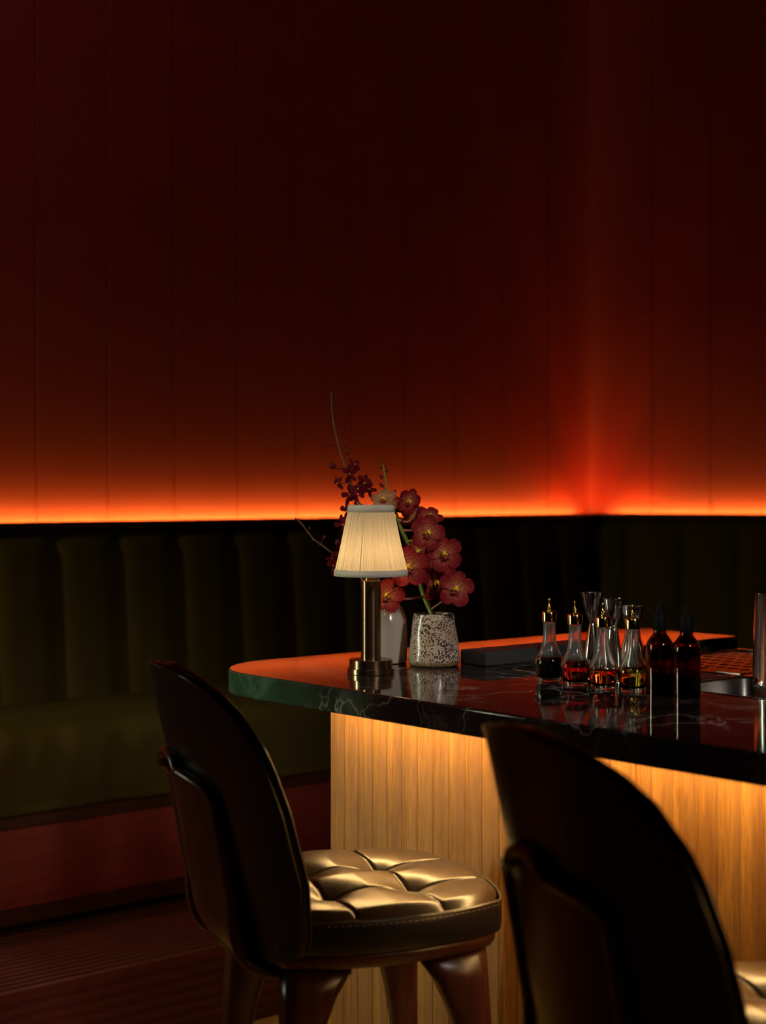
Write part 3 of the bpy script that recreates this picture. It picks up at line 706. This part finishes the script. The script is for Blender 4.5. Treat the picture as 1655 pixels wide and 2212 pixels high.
spray('tall thin orchid spray with dark buds and magenta blossoms rising behind the lampshade',
      [wp+Vector((.004, 0, .012)), wp+Vector((-.004, 0, .10)), (822, 1275, D), (806, 1200, D), (792, 1140, D), (779, 1095, D), (768, 1068, D), (757, 1040, D), (748, 1015, D), (738, 985, D), (728, 950, D), (721, 915, D), (717, 880, D), (716, 846, D)], (.0030, .0011),
      [(717, 846, D, 0, 1, .006, .0016), (713, 852, D, -.5, .8, .006, .0016), (718, 857, D, .6, .8, .006, .0015), (711, 865, D, -.5, .7, .007, .0018), (709, 877, D, -.6, .7, .009, .0022), (713, 884, D, -.4, .8, .006, .0016),
       (727, 888, D, .6, .8, .007, .0020), (707, 903, D, -.9, .6, .009, .0022), (714, 913, D, -.6, .6, .006, .0016), (739, 933, D, .8, .6, .011, .0028), (709, 962, D, -1, .2, .011, .0034), (747, 962, D, .4, .7, .010, .0034), (751, 976, D, .3, .9, .013, .0048), (718, 1006, D, -.8, .5, .018, .0072)],
      [(766, 1004, D, (.5, -1, .3), 30, .95, 0), (755, 1023, D-.01, (.2, -1, -.2), 0, 1.05, 1), (731, 1043, D, (-.7, -.8, -.2), 20, .85, 2), (786, 1044, D-.01, (.4, -1, .1), -20, 1.2, 3), (757, 1068, D-.01, (-.2, -1, -.1), 10, 1.2, 4), (773, 1057, D-.015, (.1, -1, .3), 60, 1.2, 0), (796, 1056, D, (.6, -1, -.2), 40, 1.0, 1), (750, 1105, D, (-.3, -1, 0), 0, 1.1, 2), (742, 1133, D, (-.3, -1, -.1), 30, 1.2, 3), (772, 1098, D, (.1, -1, .3), 15, .9, 4)], wp)
spray('short arching orchid spray with small dark red buds reaching left of the lampshade',
      [wp+Vector((-.006, 0, .012)), wp+Vector((-.010, 0, .11)), (800, 1280, D+.02), (770, 1235, D+.02), (740, 1203, D+.02), (715, 1192, D), (696, 1178, D), (678, 1165, D), (664, 1148, D), (651, 1130, D), (640, 1121, D)], (.0028, .0010),
      [(640, 1120, D, -.7, .7, .006, .0016), (645, 1122, D, .2, .9, .006, .0016), (650, 1132, D, -.6, .5, .006, .0016), (668, 1141, D, .1, 1, .010, .0022), (700, 1161, D, .6, .7, .012, .0028), (688, 1172, D, -.2, .8, .006, .002), (729, 1172, D, .1, .9, .015, .0048), (676, 1165, D, -.4, -.6, .006, .0018)],
      [(722, 1222, D, (-.4, -1, -.1), 10, 1.15, 1), (718, 1206, D, (-.2, -1, .3), 80, .8, 0), (737, 1192, D, (-.5, -1, .3), 30, 1.0, 4)], wp)

# ------------------------------------------------------------------ bar bottles
def dasher(px, py, label, liquid, level):
    p = on_plane(px, py, ZC); t_ = thing('bitters_bottle', label, 'bottle', p, rad(px*7 % 60), 'dasher bottles in a row on the bar'); t_.scale = (.955, .955, 1)
    fl = lambda th, z: 1-(.045*abs(math.sin(5*th))*(1 if z < .031 else 0))
    outer = prof([(.0225, 0), (.0232, .0015), (.0238, .006), (.0284, .030), (.0290, .0345), (.0272, .0405), (.0215, .050), (.0162, .062), (.0132, .074), (.0120, .086), (.0117, .106), (.0128, .108), (.0128, .1105), (.0118, .112)], 3)
    inner = prof([(.0102, .112), (.0098, .106), (.0101, .086), (.0113, .074), (.0143, .062), (.0196, .050), (.0252, .0405), (.0267, .0345), (.0260, .030), (.0205, .0085), (.001, .0075)], 3)
    mk('glass', lathe(outer+inner, 60, True, False, fl), 'neck_glass', t_)
    lq = [(r-.00035, z) for r, z in prof([(.0008, .0079), (.0203, .0089), (.0258, .030), (.0265, .0345), (.0250, .0405), (.0194, .050), (.0141, .062)], 3)]
    lq = [(max(r, .0005), z) for r, z in lq if z <= level]; lq.append((lq[-1][0]*(.97), level)); lq.append((.0004, level))
    mk('liquid', lathe(lq, 60, True, True, fl), liquid, t_)
    cp = mk('cap', lathe([(.0124, .110), (.0146, .110), (.0146, .1258), (.0138, .1272), (.0100, .1284), (.0045, .1290), (.0, .1292)], 48, True, False), 'brass_gold', t_, angle=35)
    mk('spout', lathe(prof([(.0040, .1285), (.0044, .1305), (.0024, .1325), (.0036, .1345), (.0040, .1365), (.0026, .1385), (.0019, .142), (.0022, .1465), (.0021, .1515), (.0008, .1520)], 3), 24, True, True), 'brass_gold', cp)
dasher(1187, 1470, 'bitters bottle of nearly black liquid with gold dasher cap, leftmost in the row', 'liquid_black', .044)
dasher(1242.5, 1479, 'bitters bottle filled with ruby red liquid under a gold dasher cap', 'liquid_ruby', .0455)
dasher(1303, 1487, 'bitters bottle with a low fill of rust red liquid and gold dasher cap', 'liquid_rust', .034)
dasher(1367.5, 1493, 'bitters bottle of golden yellow liquid with gold dasher cap beside the amber bottles', 'liquid_gold', .0425)
def dropper(px, py, label):
    p = on_plane(px, py, ZC); t_ = thing('dropper_bottle', label, 'bottle', p, 0, 'amber dropper bottles on the bar'); t_.scale = (.955, .955, 1)
    o_ = prof([(.022, 0), (.0240, .0008), (.0250, .003), (.0250, .078)], 2)+prof([(.0250, .079), (.0236, .089), (.0175, .099), (.0125, .105), (.0112, .110), (.0112, .116)], 4)
    i_ = prof([(.0095, .116), (.0095, .108), (.0160, .0975), (.0220, .088), (.0234, .078), (.0234, .006), (.021, .004), (.001, .0035)], 3)
    mk('glass', lathe(o_+i_, 56, True, False), 'amber_glass', t_, angle=50)
    mk('liquid', lathe([(.0008, .004), (.0205, .0046), (.0230, .0066), (.0230, .036), (.0006, .036)], 48, True, True), 'liquid_black', t_)
    rg = lambda th, z: 1+.018*math.sin(26*th)
    cp = mk('cap', lathe([(.0105, .111), (.0122, .111), (.0124, .113), (.0124, .1165), (.0112, .1175), (.0110, .1385), (.0100, .1405), (.0, .1405)], 104, True, False, rg), 'black_rubber', t_, angle=40)
    mk('bulb', lathe(prof([(.0066, .1400), (.0062, .145), (.0058, .151), (.0054, .157), (.0040, .1615), (.0006, .1630)], 3), 28, True, True), 'black_rubber', cp)
    mk('pipette', tube([(0, 0, .022), (0, 0, .112)], .0028, 12), 'clear_glass', t_)
dropper(1425.5, 1500, 'amber glass dropper bottle with black rubber bulb, next to the yellow bitters')
dropper(1483, 1506, 'amber glass dropper bottle with black rubber bulb, right one of the pair')
# ------------------------------------------------------------------ jiggers standing in the station
def jig(label, px, d, z0, prf, mat='polished_steel', rz=0, mod=None):
    x = (px-CX)/F*d; t_ = thing('jigger', label, 'jigger', (x, d, z0), rz, 'steel jiggers behind the bitters bottles')
    mk('cup', lathe(prf, 64, False, False, mod), mat, t_, angle=50); return t_
zz = lambda y, d: CH-(y-HY)*d/F
def cupprof(d, z0, pts, th=.0009):
    # pts: (half width px, y px) going from the rim down to the foot
    out = [(hw*d/F, zz(y, d)-z0) for hw, y in pts]
    return out
d = 3.16; z0 = ZC-.018
def jprof(d, z0, up, waist, lo, foot_r):
    o_ = cupprof(d, z0, up)+cupprof(d, z0, waist)+cupprof(d, z0, lo)+[(foot_r, 0.0)]
    o_ = [(p.x, p.y) for p in smooth_pts([(a, b, 0) for a, b in o_], 4)]
    w_ = min(o_, key=lambda t_: t_[0]); k = o_.index(w_)
    inner = [(max(r-.0009, .0006), z) for r, z in o_[:k]][::-1]; base_z = inner[0][1] if inner else 0
    return [(.0005, base_z+.002)]+inner+[(o_[0][0]+.0002, o_[0][1]+.0006)]+o_+[(foot_r-.001, .0), (.0006, .02)]
ZP = 1.0562
jig('tall slender double cone steel jigger, leftmost and tallest of the three', 1279.5, 3.15, ZP, jprof(3.15, ZP, [(26, 1279), (21, 1300), (15, 1322)], [(6.5, 1343), (7, 1350)], [(12, 1372), (17, 1400), (21, 1425)], .021))
j2 = jig('steel jigger with a beaded ring at its waist, between the other two jiggers', 1324.5, 3.12, ZP, jprof(3.12, ZP, [(23.5, 1292), (21, 1312), (16, 1335)], [(9.5, 1350), (9, 1355)], [(11, 1362), (15, 1390), (19, 1420)], .019))
mk('ring', join(*[lathe([(r-.0012, z-.0012), (r, z-.0014), (r+.0010, z), (r, z+.0014), (r-.0012, z+.0012)], 40, False, False) for r, z in ((.0090, zz(1352, 3.12)-ZP), (.0092, zz(1357, 3.12)-ZP))]), 'polished_steel', j2)
jig('rounded bell shaped steel jigger standing behind the yellow bitters bottle', 1367, 3.10, ZP, jprof(3.10, ZP, [(23.5, 1309), (23, 1320), (21, 1333)], [(15, 1350), (15, 1358)], [(18, 1378), (24, 1400), (26, 1425)], .024))
# mixing tin at the right edge
tp = Vector(((1676-CX)/F*3.0, 3.0, ZW+.011)); 
tp = on_plane(1674, 1481, ZW+.0115)
tin = thing('mixing_tin', 'tall polished steel mixing tin standing on the drainboard at the right edge', 'mixing tin', tp)
hh = zz(1280, tp.y)-tp.z; sc = tp.y/F
mk('body', lathe([(40*sc, 0), (50*sc, 0), (51*sc, .002), (49*sc, .006), (47.5*sc, .012), (43*sc, hh-.002), (44*sc, hh), (43.2*sc, hh+.0008), (42*sc, hh-.001), (44*sc, .014), (1*sc, .012)], 96, True, False), 'polished_steel', tin, angle=60)

# ------------------------------------------------------------------ bar stools
stool = thing('bar_stool', 'left bar stool with dark wood frame, black leather back and tufted bronze leather seat', 'bar stool', (0, 0, 0), 0, None)
SZ = .772; SR = .222
def seat_xy(u, v, R=SR, k=.34):
    return R*u*math.sqrt(1-k*v*v)*1.02, R*v*math.sqrt(1-k*u*u)
def seat_top():
    N = 170
    def fn(i, j):
        u = -1+2*i; v = -1+2*j
        u = math.sin(u*PI/2)*.25+u*.75; v = math.sin(v*PI/2)*.25+v*.75
        x, y = seat_xy(u, v)
        e = max(abs(u), abs(v)); ee = (u**8+v**8)**(1/8)
        dome = .012*(1-(u*u+v*v)/2)-.016*max(0, (ee-.86)/.14)**2
        g = .0725
        # creases bow slightly
        tx = min(abs(x-g-.02*(y/.2)**2*0), abs(x+g)); ty = min(abs(y-g), abs(y+g))
        fade = 1-max(0, (ee-.9)/.1)
        puff = .0048*(1-math.exp(-tx/.024))*(1-math.exp(-ty/.024))
        cre = -.0040*math.exp(-(tx/.0026)**2)*fade-.0040*math.exp(-(ty/.0026)**2)*fade
        br = min(math.hypot(x-sx_*g, y-sy_*g) for sx_ in (-1, 1) for sy_ in (-1, 1))
        dip = -.023*math.exp(-(br/.038)**1.15)
        return (x, y, SZ+dome+puff+cre+dip)
    return grid(fn, N, N)
st_seat = mk('seat', seat_top(), 'seat_leather', stool)
def loop_pts(R=1.0, n=160, k=.34, z=0):
    out = []
    for i in range(n):
        t_ = i/n*8
        s = int(t_)//2; f = (t_-2*s)/2*2-1
        u, v = ((1, f), (-f, 1), (-1, -f), (f, -1))[s]
        x, y = seat_xy(u, v, SR*R, k); out.append((x, y, z))
    return out
def ringloft(levels, n=160, cap_bottom=True):
    V = []; Fc = []
    for (R, z) in levels: V += loop_pts(R, n, .34, z)
    for k in range(len(levels)-1):
        for i in range(n): Fc.append((k*n+i, k*n+(i+1) % n, (k+1)*n+(i+1) % n, (k+1)*n+i))
    if cap_bottom: Fc.append(tuple((len(levels)-1)*n+i for i in range(n)))
    return V, Fc
mk('cushion_band', ringloft([(.99, SZ-.003), (1.0, SZ-.006), (1.008, SZ-.016), (1.008, SZ-.040), (.998, SZ-.052), (.975, SZ-.058), (.5, SZ-.058)]), 'leather', st_seat)
mk('piping', tube(loop_pts(1.002, 160, .34, SZ-.006), .0026, 8, closed=True), 'seat_leather', st_seat)
# stitches along creases and round the rim
def stitches():
    parts = []
    lp_ = loop_pts(1.009, 560, .34, SZ-.0105)
    for i in range(0, 560, 4):
        a_ = Vector(lp_[i]); b_ = Vector(lp_[(i+2) % 560]); parts.append(tube([a_, b_], .0006, 4))
    return join(*parts)
tag(mk('stitching', stitches(), 'stitch_thread', st_seat), kind='stuff')
# wood seat frame under the cushion
mk('seat_frame', ringloft([(.95, SZ-.056), (.965, SZ-.060), (.965, SZ-.068), (.93, SZ-.080), (.80, SZ-.090), (.3, SZ-.092)]), 'stool_wood', stool)
# backrest
def interp(tab, x):
    for (x0, y0), (x1, y1) in zip(tab, tab[1:]):
        if x0 <= x <= x1: return y0+(y1-y0)*(x-x0)/(x1-x0)
    return tab[0][1] if x < tab[0][0] else tab[-1][1]
WT = [(.700, .150), (.705, .180), (.72, .200), (.75, .211), (.83, .224), (.94, .221), (1.0, .213), (1.037, .204), (1.087, .181), (1.116, .152), (1.138, .105), (1.146, .06), (1.150, .015)]
def outer_u(R, z): return -(.25+.093*(z-.75)/.4-1.9*R*R)
def back_pad():
    nz = 60; nr = 40; zs = []
    for i in range(nz+1):
        t_ = i/nz; zs.append(.700+.450*(.5-.5*math.cos(PI*(t_*.92+.0)))/(.5-.5*math.cos(PI*.92)) if False else .700+.450*(t_ if t_ < .6 else .6+.4*math.sin((t_-.6)/.4*PI/2)))
    def layer(th0, sgn):
        V = []
        for z in zs:
            W_ = interp(WT, z)
            for j in range(nr+1):
                q = -1+2*j/nr; q = math.sin(q*PI/2)
                R = W_*q; e = max(abs(q), 0)
                ez = max(0, (z-1.10)/.05) if z > 1.10 else 0
                edge = (1-min(1, e**8))*(1-min(1, ez)**3*.0)
                x = outer_u(R, z)+(th0*(.35+.65*edge**.5) if sgn > 0 else 0)
                V.append((x, R, z))
        return V
    Fr = layer(.040, 1); Bk = layer(0, -1); m = nr+1; n = len(Fr); V = Fr+Bk; Fc = []
    for i in range(nz):
        for j in range(nr):
            a_ = i*m+j; Fc.append((a_, a_+1, a_+m+1, a_+m)); Fc.append((n+a_, n+a_+m, n+a_+m+1, n+a_+1))
    bd = [j for j in range(m)]+[(i+1)*m-1 for i in range(1, nz+1)]+[nz*m+j for j in range(nr-1, -1, -1)]+[i*m for i in range(nz-1, 0, -1)]
    for k in range(len(bd)):
        i, j = bd[k], bd[(k+1) % len(bd)]; Fc.append((i, j, j+n, i+n))
    return V, Fc
bp = mk('backrest', back_pad(), 'leather', stool)
def rim_line(off, inset=0.0):
    zs = [.72+.0085*i for i in range(0, 50)]; zs = [z for z in zs if z < 1.149]+[1.149]
    right = [(outer_u(interp(WT, z)-inset, z)+off, (interp(WT, z)-inset), z-inset*.6*max(0, (z-1.0)/.15)) for z in zs]
    left = [(x, -y, z) for x, y, z in right][::-1]
    return right+left
mk('piping', tube(rim_line(.002), .0034, 8), 'leather', bp)
mk('piping', tube(rim_line(.016), .0030, 8), 'leather', bp)
# rear wooden shell that cradles the lower back and bends under the seat
def rear_shell():
    pr = [(p.x, p.y) for p in smooth_pts([(-.313, 1.006, 0), (-.309, .998, 0), (-.300, .95, 0), (-.287, .88, 0), (-.273, .80, 0), (-.254, .735, 0), (-.220, .692, 0), (-.155, .672, 0), (-.05, .668, 0)], 6)]
    m = len(pr); nr = 28; V = []; Fc = []
    def Wd(i):
        z = pr[i][1]; t_ = i/(m-1)
        return .118*(1-max(0, (z-.945)/.061)**2.6*.62)*(1+.08*t_)
    for side in (0, 1):
        for i in range(m):
            x, z = pr[i]; W_ = Wd(i); tx = pr[min(i+1, m-1)][0]-pr[max(i-1, 0)][0]; tz = pr[min(i+1, m-1)][1]-pr[max(i-1, 0)][1]
            l_ = math.hypot(tx, tz); nx, nz_ = -tz/l_, tx/l_
            for j in range(nr+1):
                q = -1+2*j/nr; R = W_*q; th = .016*(1-.4*abs(q)**6)
                wrap = 1.9*R*R*max(0, min(1, (z-.67)/.12))
                V.append((x+wrap+nx*th*side, R, z-(0)+nz_*th*side-.02*abs(q)**4*max(0, (z-.95)/.05)))
    n = m*(nr+1); s = nr+1
    for i in range(m-1):
        for j in range(nr):
            a_ = i*s+j; Fc.append((a_, a_+1, a_+s+1, a_+s)); Fc.append((n+a_, n+a_+s, n+a_+s+1, n+a_+1))
    bd = [j for j in range(s)]+[(i+1)*s-1 for i in range(1, m)]+[(m-1)*s+j for j in range(nr-1, -1, -1)]+[i*s for i in range(m-2, 0, -1)]
    for k in range(len(bd)):
        i, j = bd[k], bd[(k+1) % len(bd)]; Fc.append((i, j, j+n, i+n))
    top = [V[j] for j in range(s)]
    edge = [V[i*s+nr] for i in range(m)]; edge2 = [V[i*s] for i in range(m)]
    return (V, Fc), edge2[::-1]+top[1:-1]+edge
rs, rim_ = rear_shell()
shell = mk('back_shell', rs, 'stool_wood', stool)
mk('shell_rim', tube([(x-.004, y, z) for x, y, z in rim_], .0085, 10), 'stool_wood', shell)
# legs : tapered and flared into the seat frame
def leg(sx_, sy_):
    secs = []
    tx, ty = .150*sx_, .150*sy_
    for k in range(15):
        t_ = k/14; z = (SZ-.086)*(1-t_)
        spl = .035*t_
        cxo = tx+spl*sx_; cyo = ty+spl*sy_*.8
        flare = .075*math.exp(-t_*7.5); hw = .023-.009*t_; 
        x0 = cxo+hw*sx_; x1 = cxo-(hw+flare)*sx_   # outer / inner edges along x
        y0 = cyo+(hw*.85)*sy_; y1 = cyo-(hw*.85+flare*.35)*sy_
        secs.append((min(x0, x1), max(x0, x1), min(y0, y1), max(y0, y1), z))
    V = []; Fc = []; n = 16
    for (x0, x1, y0, y1, z) in secs:
        mx_, my = (x0+x1)/2, (y0+y1)/2; ax, ay = (x1-x0)/2, (y1-y0)/2
        for i in range(n):
            th = 2*PI*i/n; c, s = math.cos(th), math.sin(th); p_ = .55
            V.append((mx_+ax*math.copysign(abs(c)**p_, c), my+ay*math.copysign(abs(s)**p_, s), z))
    for k in range(len(secs)-1):
        for i in range(n): Fc.append((k*n+i, k*n+(i+1) % n, (k+1)*n+(i+1) % n, (k+1)*n+i))
    Fc += [tuple(range(n)), tuple((len(secs)-1)*n+i for i in range(n))[::-1]]
    return V, Fc
for sx_ in (-1, 1):
    for sy_ in (-1, 1): mk('leg', leg(sx_, sy_), 'stool_wood', stool)
FA = rad(22)
stool.location = (-.050, 2.679, 0); stool.rotation_euler = (0, 0, FA)
st2 = copy_tree(stool)
st2['label'] = 'nearest bar stool seen from behind, its black back hiding part of the walnut bar front'
sv = Vector((.507, -.690, 0))
st2.location = (stool.location.x+sv.x, stool.location.y+sv.y, 0)
for s_ in (stool, st2): s_['group'] = 'bar stools along the bar'
